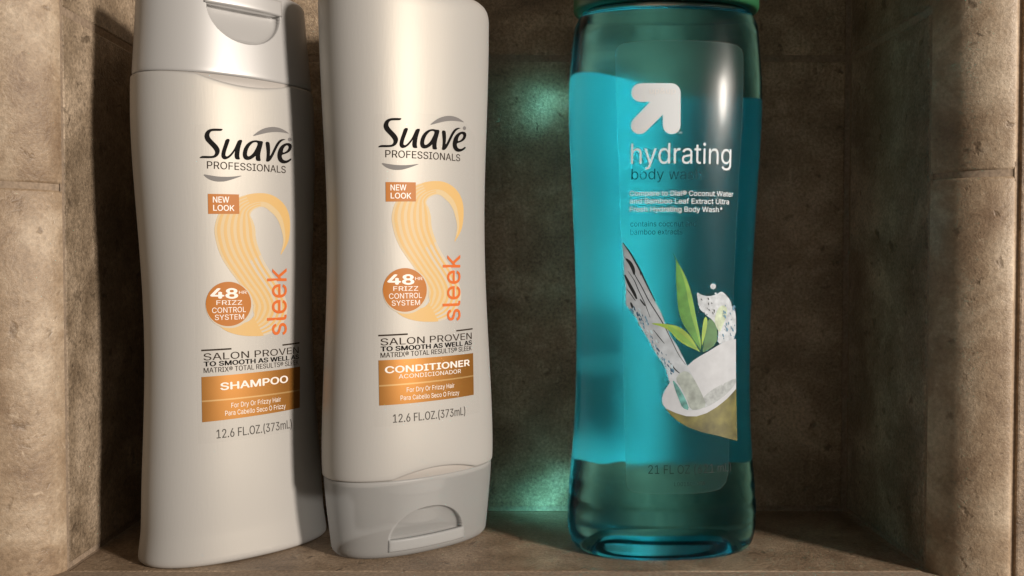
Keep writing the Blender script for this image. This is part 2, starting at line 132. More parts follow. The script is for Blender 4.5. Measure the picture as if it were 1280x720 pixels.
def pearl_material():
    m, n, l, p = new_mat('pearl_white_plastic')
    p.inputs['Base Color'].default_value = (0.445, 0.433, 0.415, 1)
    p.inputs['Roughness'].default_value = 0.46
    p.inputs['Metallic'].default_value = 0.10
    p.inputs['Specular Tint'].default_value = (1.0, 0.86, 0.60, 1)
    p.inputs['Specular IOR Level'].default_value = 0.65
    t = n.new('ShaderNodeTexCoord'); x = n.new('ShaderNodeTexNoise')
    mp = n.new('ShaderNodeMapping'); mp.inputs['Scale'].default_value = (1, 1, 0.12)
    x.inputs['Scale'].default_value = 1500; x.inputs['Detail'].default_value = 2
    l.new(t.outputs['Object'], mp.inputs['Vector']); l.new(mp.outputs['Vector'], x.inputs['Vector'])
    b = n.new('ShaderNodeBump'); b.inputs['Strength'].default_value = 0.06; b.inputs['Distance'].default_value = 0.0003
    l.new(x.outputs['Fac'], b.inputs['Height']); l.new(b.outputs['Normal'], p.inputs['Normal'])
    return m

def frosted_material(name, color, trans, rough):
    m, n, l, p = new_mat(name)
    p.inputs['Base Color'].default_value = (*color, 1)
    p.inputs['Roughness'].default_value = rough
    p.inputs['Transmission Weight'].default_value = trans
    p.inputs['IOR'].default_value = 1.42
    p.inputs['Specular IOR Level'].default_value = 0.5
    return m

PEARL = pearl_material()
CAP_PEARL = plain('silver_pearl_cap_plastic', (0.45, 0.442, 0.432), 0.38, metal=0.15)
def cloudy_material():
    m, n, l, p = new_mat('cloudy_grey_cap_plastic')
    p.inputs['Base Color'].default_value = (0.66, 0.66, 0.65, 1); p.inputs['Roughness'].default_value = 0.38
    tr = n.new('ShaderNodeBsdfTransparent'); tr.inputs['Color'].default_value = (0.86, 0.88, 0.90, 1)
    tl = n.new('ShaderNodeBsdfTranslucent'); tl.inputs['Color'].default_value = (0.6, 0.6, 0.6, 1)
    a = n.new('ShaderNodeMixShader'); a.inputs[0].default_value = 0.30
    b = n.new('ShaderNodeMixShader'); b.inputs[0].default_value = 0.46
    l.new(p.outputs[0], a.inputs[1]); l.new(tl.outputs[0], a.inputs[2])
    l.new(a.outputs[0], b.inputs[1]); l.new(tr.outputs[0], b.inputs[2])
    l.new(b.outputs[0], n['Material Output'].inputs['Surface'])
    return m
CAP_FROST = cloudy_material()
PLUG = plain('grey_plug_plastic', (0.30, 0.30, 0.31), 0.6)
NECK = plain('grey_neck_plastic', (0.42, 0.39, 0.36), 0.5)
INK = plain('black_ink', (0.008, 0.007, 0.0065), 0.6, spec=0.05)
INK_BROWN = plain('dark_brown_ink', (0.042, 0.030, 0.022), 0.6, spec=0.06)
INK_GREY = plain('grey_ink', (0.085, 0.078, 0.07), 0.6, spec=0.1)
SILVER = plain('silver_ink', (0.19, 0.18, 0.175), 0.5, spec=0.2)
ORANGE = plain('orange_ink', (0.46, 0.155, 0.016), 0.45, spec=0.25)
SLEEK = plain('red_orange_ink', (0.66, 0.15, 0.03), 0.45, spec=0.25)
WHITE = plain('white_ink', (0.86, 0.80, 0.74), 0.45)
GOLD = plain('copper_foil', (0.36, 0.155, 0.030), 0.40, metal=0.55, mottle=0.05, scale=90)
GOLD_LINE = plain('pale_gold_foil', (0.48, 0.29, 0.11), 0.42, metal=0.4)
YEL = plain('pale_orange_ink', (0.66, 0.43, 0.17), 0.45, spec=0.25)
YEL2 = plain('cream_orange_ink', (0.64, 0.49, 0.28), 0.45, spec=0.25)
YEL3 = plain('faint_cream_ink', (0.58, 0.51, 0.40), 0.45, spec=0.25)

def film_material(name, tint, diff, rough, refl):
    m, n, l, p = new_mat(name)
    out = n['Material Output']
    n.remove(p)
    tr = n.new('ShaderNodeBsdfTransparent'); df = n.new('ShaderNodeBsdfDiffuse'); gl = n.new('ShaderNodeBsdfGlossy')
    df.inputs['Color'].default_value = (*tint, 1)
    gl.inputs['Roughness'].default_value = rough; gl.inputs['Color'].default_value = (1, 1, 1, 1)
    a = n.new('ShaderNodeMixShader'); a.inputs[0].default_value = diff
    b = n.new('ShaderNodeMixShader'); b.inputs[0].default_value = refl
    l.new(tr.outputs[0], a.inputs[1]); l.new(df.outputs[0], a.inputs[2])
    l.new(a.outputs[0], b.inputs[1]); l.new(gl.outputs[0], b.inputs[2])
    l.new(b.outputs[0], out.inputs['Surface'])
    return m

LABEL_FILM = film_material('clear_label_film', (0.50, 0.48, 0.45), 0.03, 0.34, 0.003)
def frosted_film():
    m, n, l, p = new_mat('frosted_label_film')
    out = n['Material Output']; n.remove(p)
    tr = n.new('ShaderNodeBsdfTransparent'); df = n.new('ShaderNodeBsdfDiffuse'); gl = n.new('ShaderNodeBsdfGlossy'); rf = n.new('ShaderNodeBsdfRefraction')
    rf.inputs['IOR'].default_value = 1.2; rf.inputs['Roughness'].default_value = 0.6
    df.inputs['Color'].default_value = (0.25, 0.40, 0.40, 1); gl.inputs['Roughness'].default_value = 0.28
    c = n.new('ShaderNodeMixShader'); c.inputs[0].default_value = 0.45
    a = n.new('ShaderNodeMixShader'); a.inputs[0].default_value = 0.015
    b = n.new('ShaderNodeMixShader'); b.inputs[0].default_value = 0.004
    l.new(tr.outputs[0], c.inputs[1]); l.new(rf.outputs[0], c.inputs[2])
    l.new(c.outputs[0], a.inputs[1]); l.new(df.outputs[0], a.inputs[2])
    l.new(a.outputs[0], b.inputs[1]); l.new(gl.outputs[0], b.inputs[2])
    l.new(b.outputs[0], out.inputs['Surface'])
    return m
WASH_FILM = frosted_film()
FILM_EDGE = film_material('film_edge', (0.4, 0.45, 0.45), 0.06, 0.3, 0.012)

def wash_material():
    m, n, l, p = new_mat('clear_plastic_with_teal_liquid')
    out = n['Material Output']; n.remove(p)
    g = n.new('ShaderNodeBsdfRefraction'); g.inputs['IOR'].default_value = 1.40; g.inputs['Roughness'].default_value = 0.17
    s = n.new('ShaderNodeBsdfGlossy'); s.inputs['Roughness'].default_value = 0.15
    f = n.new('ShaderNodeFresnel'); f.inputs['IOR'].default_value = 1.25
    mx = n.new('ShaderNodeMixShader')
    l.new(f.outputs[0], mx.inputs[0]); l.new(g.outputs[0], mx.inputs[1]); l.new(s.outputs[0], mx.inputs[2])
    l.new(mx.outputs[0], out.inputs['Surface'])
    v = n.new('ShaderNodeVolumeAbsorption'); v.inputs['Color'].default_value = (0.0, 0.845, 0.915, 1); v.inputs['Density'].default_value = 40
    sc = n.new('ShaderNodeVolumeScatter'); sc.inputs['Color'].default_value = (0.08, 0.72, 0.90, 1); sc.inputs['Density'].default_value = 0.7; sc.inputs['Anisotropy'].default_value = 0.3
    ad = n.new('ShaderNodeAddShader'); l.new(v.outputs[0], ad.inputs[0]); l.new(sc.outputs[0], ad.inputs[1])
    l.new(ad.outputs[0], out.inputs['Volume'])
    return m

WASH = wash_material()
BACK_LABEL = film_material('thin_white_back_label', (0.92, 0.92, 0.92), 0.93, 0.5, 0.0)
GREEN = plain('green_cap_plastic', (0.02, 0.105, 0.042), 0.36, mottle=0.06, scale=60)
W_WHITE = plain('matte_white_print', (0.62, 0.66, 0.69), 0.55, spec=0.25)
W_FAINT = plain('faint_white_print', (0.70, 0.70, 0.70), 0.55, spec=0.25)
W_TEAL = film_material('translucent_dark_teal_print', (0.004, 0.035, 0.045), 0.86, 0.4, 0.01)
W_DARK = film_material('translucent_black_print', (0.006, 0.012, 0.012), 0.8, 0.4, 0.02)
P_STREAM = plain('water_grey_print', (0.37, 0.41, 0.45), 0.5, mottle=0.18, scale=260)
P_BLACK = plain('black_streak_print', (0.012, 0.016, 0.018), 0.5)
P_NAVY = plain('navy_fleck_print', (0.02, 0.07, 0.13), 0.5)
P_BLUE = plain('blue_fleck_print', (0.10, 0.22, 0.32), 0.5)
P_PALE = plain('pale_blue_fleck_print', (0.40, 0.52, 0.58), 0.5)
P_FLESH = plain('coconut_white_print', (0.43, 0.455, 0.49), 0.5, mottle=0.07, scale=240)
P_HOLLOW = plain('coconut_hollow_print', (0.30, 0.33, 0.34), 0.5, mottle=0.2, scale=700)
P_SHELL = plain('coconut_shell_print', (0.12, 0.11, 0.028), 0.5, mottle=0.55, scale=170)
P_LEAF = plain('leaf_green_print', (0.075, 0.23, 0.035), 0.5, mottle=0.3, scale=220)
P_LEAF_L = plain('light_leaf_green_print', (0.17, 0.34, 0.05), 0.5, mottle=0.2, scale=220)
P_LIME = plain('lime_leaf_print', (0.25, 0.38, 0.05), 0.5, mottle=0.25, scale=220)
P_LEAF_D = plain('dark_leaf_print', (0.05, 0.15, 0.04), 0.5, mottle=0.3, scale=220)
P_SPLASH = plain('splash_white_print', (0.42, 0.46, 0.50), 0.5, mottle=0.22, scale=500)
P_SPLASH_G = plain('splash_green_print', (0.42, 0.50, 0.36), 0.5, mottle=0.25, scale=500)
P_TEAL = plain('water_teal_print', (0.10, 0.30, 0.28), 0.5, mottle=0.5, scale=300)
P_POUR = plain('water_pour_print', (0.27, 0.31, 0.29), 0.5, mottle=0.3, scale=300)

# ------------------------------------------------------------------ helpers
def link(name, mesh, mats, parent=None, smooth=True):
    o = bpy.data.objects.new(name, mesh)
    for m in (mats if isinstance(mats, (list, tuple)) else [mats]):
        mesh.materials.append(m)
    if smooth:
        mesh.polygons.foreach_set('use_smooth', [True] * len(mesh.polygons))
    COL.objects.link(o)
    if parent: o.parent = parent
    return o

def mesh_from(verts, faces, mat_idx=None):
    me = bpy.data.meshes.new('mesh')
    me.from_pydata([tuple(v) for v in verts], [], faces)
    if mat_idx is not None: me.polygons.foreach_set('material_index', mat_idx)
    me.update()
    return me

def thing(name, label, cat, loc=(0, 0, 0), rotz=0.0):
    o = bpy.data.objects.new(name, None); o.empty_display_size = 0.02
    COL.objects.link(o); o.location = loc; o.rotation_euler = (0, 0, rotz)
    o['label'] = label; o['category'] = cat
    return o

# ------------------------------------------------------------------ niche of stone tile
def rounded_slab(verts, faces, origin, u, v, nrm, w, h, t=0.006, r=0.0007):
    """a tile: front face in the u,v plane facing nrm with eased edges, sunk t behind it"""
    o, u, v, nrm = map(Vector, (origin, u, v, nrm))
    rings = [(0.0, -t), (0.0, -r), (r * 0.29, -r * 0.29), (r, 0.0)]
    base = len(verts)
    for ins, d in rings:
        for (a, b) in ((ins, ins), (w - ins, ins), (w - ins, h - ins), (ins, h - ins)):
            verts.append(o + u * a + v * b + nrm * d)
    for k in range(3):
        for j in range(4):
            a, b = base + k * 4 + j, base + k * 4 + (j + 1) % 4
            faces.append((a, b, b + 4, a + 4))
    k = base + 12
    faces.append((k, k + 1, k + 2, k + 3))

def tiled(name, tiles, grout, mat):
    vs_, fs = [], []
    for args in tiles: rounded_slab(vs_, fs, *args)
    n = len(fs)
    for q in grout:
        b = len(vs_); vs_.extend(Vector(p) for p in q); fs.append((b, b + 1, b + 2, b + 3))
    me = mesh_from(vs_, fs, [0] * n + [1] * (len(fs) - n))
    bm = bmesh.new(); bm.from_mesh(me); bmesh.ops.recalc_face_normals(bm, faces=bm.faces[:]); bm.to_mesh(me); bm.free()
    o = link(name, me, [mat, GROUT], smooth=False)
    o['kind'] = 'structure'
    return o

XL, XR, YB, YF = -0.157, 0.146, 0.3825, 0.309
ZJ = 0.1965                     # horizontal joint
ZT = 0.33                       # soffit of the niche, above the picture
g = 0.0026
G = 0.0003
# back wall
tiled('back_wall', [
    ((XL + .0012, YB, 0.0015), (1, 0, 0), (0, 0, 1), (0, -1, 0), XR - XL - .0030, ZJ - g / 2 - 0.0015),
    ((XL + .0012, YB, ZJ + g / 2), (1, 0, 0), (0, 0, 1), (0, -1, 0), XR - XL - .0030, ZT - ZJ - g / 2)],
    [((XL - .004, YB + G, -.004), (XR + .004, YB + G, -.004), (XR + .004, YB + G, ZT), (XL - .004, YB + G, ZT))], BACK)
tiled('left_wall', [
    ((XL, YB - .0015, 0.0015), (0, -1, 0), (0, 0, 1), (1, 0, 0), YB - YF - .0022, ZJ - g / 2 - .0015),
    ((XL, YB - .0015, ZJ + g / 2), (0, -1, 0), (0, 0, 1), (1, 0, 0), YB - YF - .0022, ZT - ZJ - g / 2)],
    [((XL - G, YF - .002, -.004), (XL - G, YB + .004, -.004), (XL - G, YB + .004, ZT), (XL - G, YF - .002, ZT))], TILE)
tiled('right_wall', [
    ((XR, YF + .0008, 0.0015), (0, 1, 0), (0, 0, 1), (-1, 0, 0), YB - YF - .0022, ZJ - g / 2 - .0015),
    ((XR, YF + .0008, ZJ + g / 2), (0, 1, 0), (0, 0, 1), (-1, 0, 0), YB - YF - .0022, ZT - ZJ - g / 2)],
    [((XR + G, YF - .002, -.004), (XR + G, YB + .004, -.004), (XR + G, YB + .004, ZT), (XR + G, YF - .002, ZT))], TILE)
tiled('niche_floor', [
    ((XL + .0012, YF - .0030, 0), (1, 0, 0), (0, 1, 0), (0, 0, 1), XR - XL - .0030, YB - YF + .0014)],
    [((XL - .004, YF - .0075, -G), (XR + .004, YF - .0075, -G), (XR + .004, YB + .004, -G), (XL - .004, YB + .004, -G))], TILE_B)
tiled('niche_ceiling', [
    ((XL, YF, ZT), (1, 0, 0), (0, 1, 0), (0, 0, -1), XR - XL, YB - YF)],
    [((XL - .004, YF - .004, ZT + G), (XR + .004, YF - .004, ZT + G), (XR + .004, YB + .004, ZT + G), (XL - .004, YB + .004, ZT + G))], TILE)

# quarter-round trim tiles round the opening (cross-section swept along the edge)
TW, TD = 0.0215, 0.0155
def trim_piece(name, path0, path1, inward, core=False):
    """quarter-round bar from path0 to path1; inward = unit vector from the wall face towards the opening side"""
    p0, p1, inn = Vector(path0), Vector(path1), Vector(inward)
    ax = (p1 - p0).normalized(); L = (p1 - p0).length
    prof = []
    n = 22
    prof.append((0.0030, 0.0016)); prof.append((0.0008, 0.0010))
    a0, a1 = 0.25, 1.38
    for i in range(n + 1):
        a = a0 + (a1 - a0) * i / n
        prof.append(((math.cos(a0) - math.cos(a)) / (math.cos(a0) - math.cos(a1)) * (TW - 0.0016), -(math.sin(a) - math.sin(a0)) / (math.sin(a1) - math.sin(a0)) * TD))
    if core: prof = [(u + 0.0004, v + 0.0004) for u, v in prof]
    prof.append((TW - 0.0010, -TD + 0.0001)); prof.append((TW - 0.0003, -TD + 0.0005)); prof.append((TW, -TD + 0.0013)); prof.append((TW, 0.006))
    rows = []
    r = 0.0012
    for t, ins in ((0.0, r), (r * 0.3, r * 0.3), (r, 0.0), (L * .25, 0), (L * .5, 0), (L * .75, 0), (L - r, 0.0), (L - r * 0.3, r * 0.3), (L, r)):
        rows.append([p0 + ax * t - inn * (u + (ins if 0 < k < len(prof) - 2 else 0) * 0.6) + Vector((0, v + (ins if k > 1 else 0), 0)) for k, (u, v) in enumerate(prof)])
    m = len(prof); verts = [v for rw in rows for v in rw]
    faces = [(i * m + j, i * m + j + 1, (i + 1) * m + j + 1, (i + 1) * m + j) for i in range(len(rows) - 1) for j in range(m - 1)]
    faces.append(tuple(range(m))[::-1]); faces.append(tuple(range((len(rows) - 1) * m, len(rows) * m)))
    me = mesh_from(verts, faces)
    bm = bmesh.new(); bm.from_mesh(me); bmesh.ops.recalc_face_normals(bm, faces=bm.faces[:]); bm.to_mesh(me); bm.free()
    o = link(name, me, GROUT if core else TRIM)
    me.set_sharp_from_angle(angle=math.radians(50))
    o['kind'] = 'structure'
    return o

YT = YF - 0.0012
trim_piece('trim', (XL, YT, -0.02), (XL, YT, 0.1335), (1, 0, 0))
trim_piece('trim', (XL, YT, 0.1352), (XL, YT, 0.34), (1, 0, 0))
trim_piece('trim', (XR, YT, -0.02), (XR, YT, 0.1372), (-1, 0, 0))
trim_piece('trim', (XR, YT, 0.1389), (XR, YT, 0.34), (-1, 0, 0))
trim_piece('trim_grout', (XL, YT, 0.130), (XL, YT, 0.139), (1, 0, 0), True)
trim_piece('trim_grout', (XR, YT, 0.134), (XR, YT, 0.143), (-1, 0, 0), True)
trim_piece('trim', (XL + .001, YT - .0040, -0.0004), (XR - .001, YT - .0040, -0.0004), (0, 0, 1))
# the shower wall round the niche
YW = YT - TD + 0.0016
def wallbox(tiles, grout): return tiled('shower_wall', tiles, grout, TILE_B)
xr0 = XR + TW + 0.0022
xl0 = XL - TW - 0.0022
wallbox([((xr0, YW, -0.4), (1, 0, 0), (0, 0, 1), (0, -1, 0), 0.33, 0.20),
         ((xr0, YW, -0.1976), (1, 0, 0), (0, 0, 1), (0, -1, 0), 0.33, 0.55)],
        [((XR + TW - .001, YW + .0012, -.4), (xr0 + .35, YW + .0012, -.4), (xr0 + .35, YW + .0012, .5), (XR + TW - .001, YW + .0012, .5))])
wallbox([((xl0 - .33, YW, -0.4), (1, 0, 0), (0, 0, 1), (0, -1, 0), 0.33, 0.20),
         ((xl0 - .33, YW, -0.1976), (1, 0, 0), (0, 0, 1), (0, -1, 0), 0.33, 0.55)],
        [((xl0 - .35, YW + .0012, -.4), (XL - TW + .001, YW + .0012, -.4), (XL - TW + .001, YW + .0012, .5), (xl0 - .35, YW + .0012, .5))])
wallbox([((xl0 + .0022, YW, -0.4), (1, 0, 0), (0, 0, 1), (0, -1, 0), xr0 - xl0 - .0044, 0.4 - TW - .0022)],
        [((XL - TW, YW + .0013, -.4), (XR + TW, YW + .0013, -.4), (XR + TW, YW + .0013, -TW + .001), (XL - TW, YW + .0013, -TW + .001))])

# ------------------------------------------------------------------ bottles: smooth super-elliptic sections
class Shape:
    def __init__(s, key, size=1.0):
        f = DATA['fit'][key]; p = f[0]
        k = size
        s.X, s.Y, s.yaw, s.lean = p[0] * k, p[1] * k, p[2], p[3]
        s.a = np.array(p[4:]) * k; s.ratio, s.n = f[1], f[2]
        # smooth spline samples of the half width
        zz = np.linspace(0, 0.24, 481); raw = np.interp(zz, ZK, s.a)
        k = np.exp(-0.5 * (np.arange(-24, 25) / 8.0) ** 2); k /= k.sum()
        s.zz = zz; s.aa = np.convolve(np.pad(raw, 24, mode='edge'), k, 'valid')
    def half(s, z): return np.interp(z, s.zz, s.aa)
    def shear(s, z):
        d = s.lean * (z - 0.1)
        return d * math.cos(s.yaw), -d * math.sin(s.yaw)
    def front_x(s, arc, z):
        """local x whose arc length from the front centre is arc"""
        a = s.half(z); t = np.linspace(0, 0.999, 160) * a
        y = -a * s.ratio * (1 - (t / a) ** s.n) ** (1 / s.n)
        L = np.concatenate([[0], np.cumsum(np.hypot(np.diff(t), np.diff(y)))])
        return math.copysign(float(np.interp(abs(arc), L, t)), arc)
    def point(s, arc, z, off=0.0, back=False, want_normal=False):
        x = s.front_x(arc, z); a = float(s.half(z)); b = a * s.ratio; n = s.n
        q = abs(x / a) ** n
        y = -b * (1 - q) ** (1 / n)
        # outward normal of the section
        nx = math.copysign(abs(x / a) ** (n - 1) / a, x); ny = -abs(y / b) ** (n - 1) / b
        L = math.hypot(nx, ny) or 1
        x, y = x + nx / L * off, y + ny / L * off
        if back: y = -y
        sx, sy = s.shear(z)
        if want_normal:
            dz = (float(s.half(z + .001)) - float(s.half(z - .001))) / .002
            return (x + sx, y + sy, z), Vector((nx / L, ny / L, -dz * abs(ny / L) * s.ratio - dz * abs(nx / L))).normalized()
        return (x + sx, y + sy, z)
    def pose(s, name, label, cat):
        return thing(name, label, cat, (s.X, s.Y, 0), s.yaw)

def ring_mesh(shape, rows, nseg=224, zmod=None, ymod=None, ends=(True, True), nexp=None):
    """rows: (z for width lookup, z, inset)"""
    T = np.linspace(0, 2 * math.pi, nseg, endpoint=False)
    c, s_ = np.cos(T), np.sin(T); n = nexp or shape.n
    ux = np.sign(c) * np.abs(c) ** (2 / n); uy = np.sign(s_) * np.abs(s_) ** (2 / n)
    verts = []
    for (zl, z, ins) in rows:
        a = float(shape.half(zl)); b = a * shape.ratio
        x = ux * (a - ins); y = uy * (b - ins); zc = np.full(nseg, z)
        if zmod is not None: zc = zmod(x, y, zc)
        if ymod is not None: y = ymod(x, y, zc, b - ins, a - ins)
        sx, sy = shape.shear(z)
        verts.append(np.stack([x + sx, y + sy, zc], -1))
    V = np.concatenate(verts); R = len(rows)
    faces = [(i * nseg + j, i * nseg + (j + 1) % nseg, (i + 1) * nseg + (j + 1) % nseg, (i + 1) * nseg + j) for i in range(R - 1) for j in range(nseg)]
    if ends[0]: faces.append(tuple(range(nseg))[::-1])
    if ends[1]: faces.append(tuple(range((R - 1) * nseg, R * nseg)))
    return V, faces

def arc_rows(z_edge, r, up, n=7, w=None):
    """rounding rows at a flat end; up=+1 top, -1 bottom"""
    out = []
    for i in range(n + 1):
        a = math.pi / 2 * i / n
        z = z_edge - up * r * (1 - math.cos(a) if False else 1 - math.sin(math.pi / 2 - a))
        out.append((z, r * (1 - math.cos(math.pi / 2 - a)) if False else r * (1 - math.sin(a))))
    return out   # from the flat rim (inset r) outwards to the wall (inset 0)

# ---- decals: flat artwork wrapped on the front of a bottle
def inside(poly, x, y):
    c = False; n = len(poly); j = n - 1
    for i in range(n):
        xi, yi = poly[i]; xj, yj = poly[j]
        if (yi > y) != (yj > y) and x < (xj - xi) * (y - yi) / (yj - yi) + xi: c = not c
        j = i
    return c

def chaikin(p, k=1):
    for _ in range(k):
        q = []
        for i in range(len(p)):
            a, b = p[i], p[(i + 1) % len(p)]
            q.append((a[0] * .75 + b[0] * .25, a[1] * .75 + b[1] * .25)); q.append((a[0] * .25 + b[0] * .75, a[1] * .25 + b[1] * .75))
        p = q
    return p

class Art:
    """collects wrapped polygons with material slots, builds one mesh"""
    def __init__(s, shape, mp=None): s.sh = shape; s.v = []; s.n = []; s.f = []; s.m = []; s.mats = []; s.mp = mp or (lambda p: p)
    def slot(s, m):
        if m not in s.mats: s.mats.append(m)
        return s.mats.index(m)
    def tri(s, pts, faces, mat, off):
        b = len(s.v); k = s.slot(mat)
        def ccw(f):
            A_ = sum(pts[f[i]][0] * pts[f[(i + 1) % len(f)]][1] - pts[f[(i + 1) % len(f)]][0] * pts[f[i]][1] for i in range(len(f)))
            return f if A_ > 0 else tuple(f)[::-1]
        faces = [ccw(f) for f in faces]
        for (u, w) in pts:
            q, nn = s.sh.point(u / 1000, w / 1000, (off * 0.55 + 0.022) / 1000, want_normal=True)
            s.v.append(q); s.n.append(nn)
        for f in faces: s.f.append(tuple(b + i for i in f)); s.m.append(k)
    def poly(s, pts, mat, off=0.15, holes=(), grid=1.5, smooth=0):
        loops = [list(map(tuple, pts))] + [list(map(tuple, h)) for h in holes]
        if smooth: loops = [chaikin(l, smooth) for l in loops]
        loops = [[s.mp(p) for p in l] for l in loops]
        P, E = [], []
        for l in loops:
            b = len(P)
            # split long edges so that they follow the curve of the bottle
            q = []
            for i in range(len(l)):
                a, c = l[i], l[(i + 1) % len(l)]; k = max(1, int(math.hypot(c[0] - a[0], c[1] - a[1]) / grid))
                q += [(a[0] + (c[0] - a[0]) * j / k, a[1] + (c[1] - a[1]) * j / k) for j in range(k)]
            P += q; E += [(b + i, b + (i + 1) % len(q)) for i in range(len(q))]
        xs, ys = [p[0] for p in loops[0]], [p[1] for p in loops[0]]
        def isin(x, y): return sum(inside(l, x, y) for l in loops) % 2 == 1
        x = min(xs) + grid * .5
        while x < max(xs):
            y = min(ys) + grid * .5
            while y < max(ys):
                if isin(x, y): P.append((x, y))
                y += grid
            x += grid
        ov, oe, of, *_ = delaunay_2d_cdt([Vector(p) for p in P], E, [], 0, 1e-6)
        ov = [tuple(p) for p in ov]; F = []
        for f in of:
            cx = sum(ov[i][0] for i in f) / len(f); cyy = sum(ov[i][1] for i in f) / len(f)
            if isin(cx, cyy): F.append(tuple(f))
        s.tri(ov, F, mat, off)
    def ribbon(s, pairs, mat, off=0.15, lat=(0, 1), cross=3):
        pairs = [(s.mp(a), s.mp(b)) for a, b in pairs]
        pts = []; fs = []
        for a, b in pairs:
            for k in range(cross + 1):
                t = lat[0] + (lat[1] - lat[0]) * k / cross
                pts.append((a[0] + (b[0] - a[0]) * t, a[1] + (b[1] - a[1]) * t))
        m = cross + 1
        for i in range(len(pairs) - 1):
            for k in range(cross): fs.append((i * m + k, i * m + k + 1, (i + 1) * m + k + 1, (i + 1) * m + k))
        s.tri(pts, fs, mat, off)
    def line(s, p, w, mat, off=0.15, taper=True):
        pr = []
        n = len(p)
        q = []
        for i in range(n - 1):
            for k in range(4): q.append((p[i][0] + (p[i + 1][0] - p[i][0]) * k / 4, p[i][1] + (p[i + 1][1] - p[i][1]) * k / 4))
        q.append(tuple(p[-1])); q = [((q[max(i - 1, 0)][0] + q[i][0] + q[min(i + 1, len(q) - 1)][0]) / 3, (q[max(i - 1, 0)][1] + q[i][1] + q[min(i + 1, len(q) - 1)][1]) / 3) for i in range(len(q))]
        for i, c in enumerate(q):
            a, b = q[max(i - 1, 0)], q[min(i + 1, len(q) - 1)]
            dx, dy = b[0] - a[0], b[1] - a[1]; L = math.hypot(dx, dy) or 1
            t = i / (len(q) - 1); ww = w * (0.25 + 0.75 * math.sin(math.pi * min(max(t, .04), .96)) ** .6) if taper else w
            pr.append(((c[0] - dy / L * ww / 2, c[1] + dx / L * ww / 2), (c[0] + dy / L * ww / 2, c[1] - dx / L * ww / 2)))
        s.ribbon(pr, mat, off, cross=1)
    def text(s, spec, mat, off=0.2, bold=0.0, vert=False):
        string, s0, z0, s1, z1, h = spec
        pts, faces, (x0, x1, hh) = text_mesh(string)
        a, b = s.mp((s0, z0)), s.mp((s1, z1)); k = h
        if bold > 0.001:      # heavier strokes: the lettering printed again with tiny shifts
            for j, (dx, dy) in enumerate(((bold, 0), (-bold, 0), (0, bold * .7), (0, -bold * .7))):
                s._lay(pts, faces, x0, x1, hh, a, b, k, vert, mat, off + 0.012 * (j + 1), dx, dy)
        s._lay(pts, faces, x0, x1, hh, a, b, k, vert, mat, off, 0, 0)
    def _lay(s, pts, faces, x0, x1, hh, a, b, k, vert, mat, off, dx, dy):
        out = []
        for (x, y) in pts:
            x += dx; y += dy
            t = (x - x0) / (x1 - x0); v = y / hh
            if vert: out.append((a[0] + (b[0] - a[0]) * t - v * k, a[1] + (b[1] - a[1]) * t))
            else: out.append((a[0] + (b[0] - a[0]) * t, a[1] + (b[1] - a[1]) * t + v * k))
        s.tri(out, faces, mat, off)
    def build(s, name, parent):
        me = mesh_from(s.v, s.f, s.m)
        o = link(name, me, s.mats, parent, smooth=True)
        me.normals_split_custom_set_from_vertices(s.n)
        return o

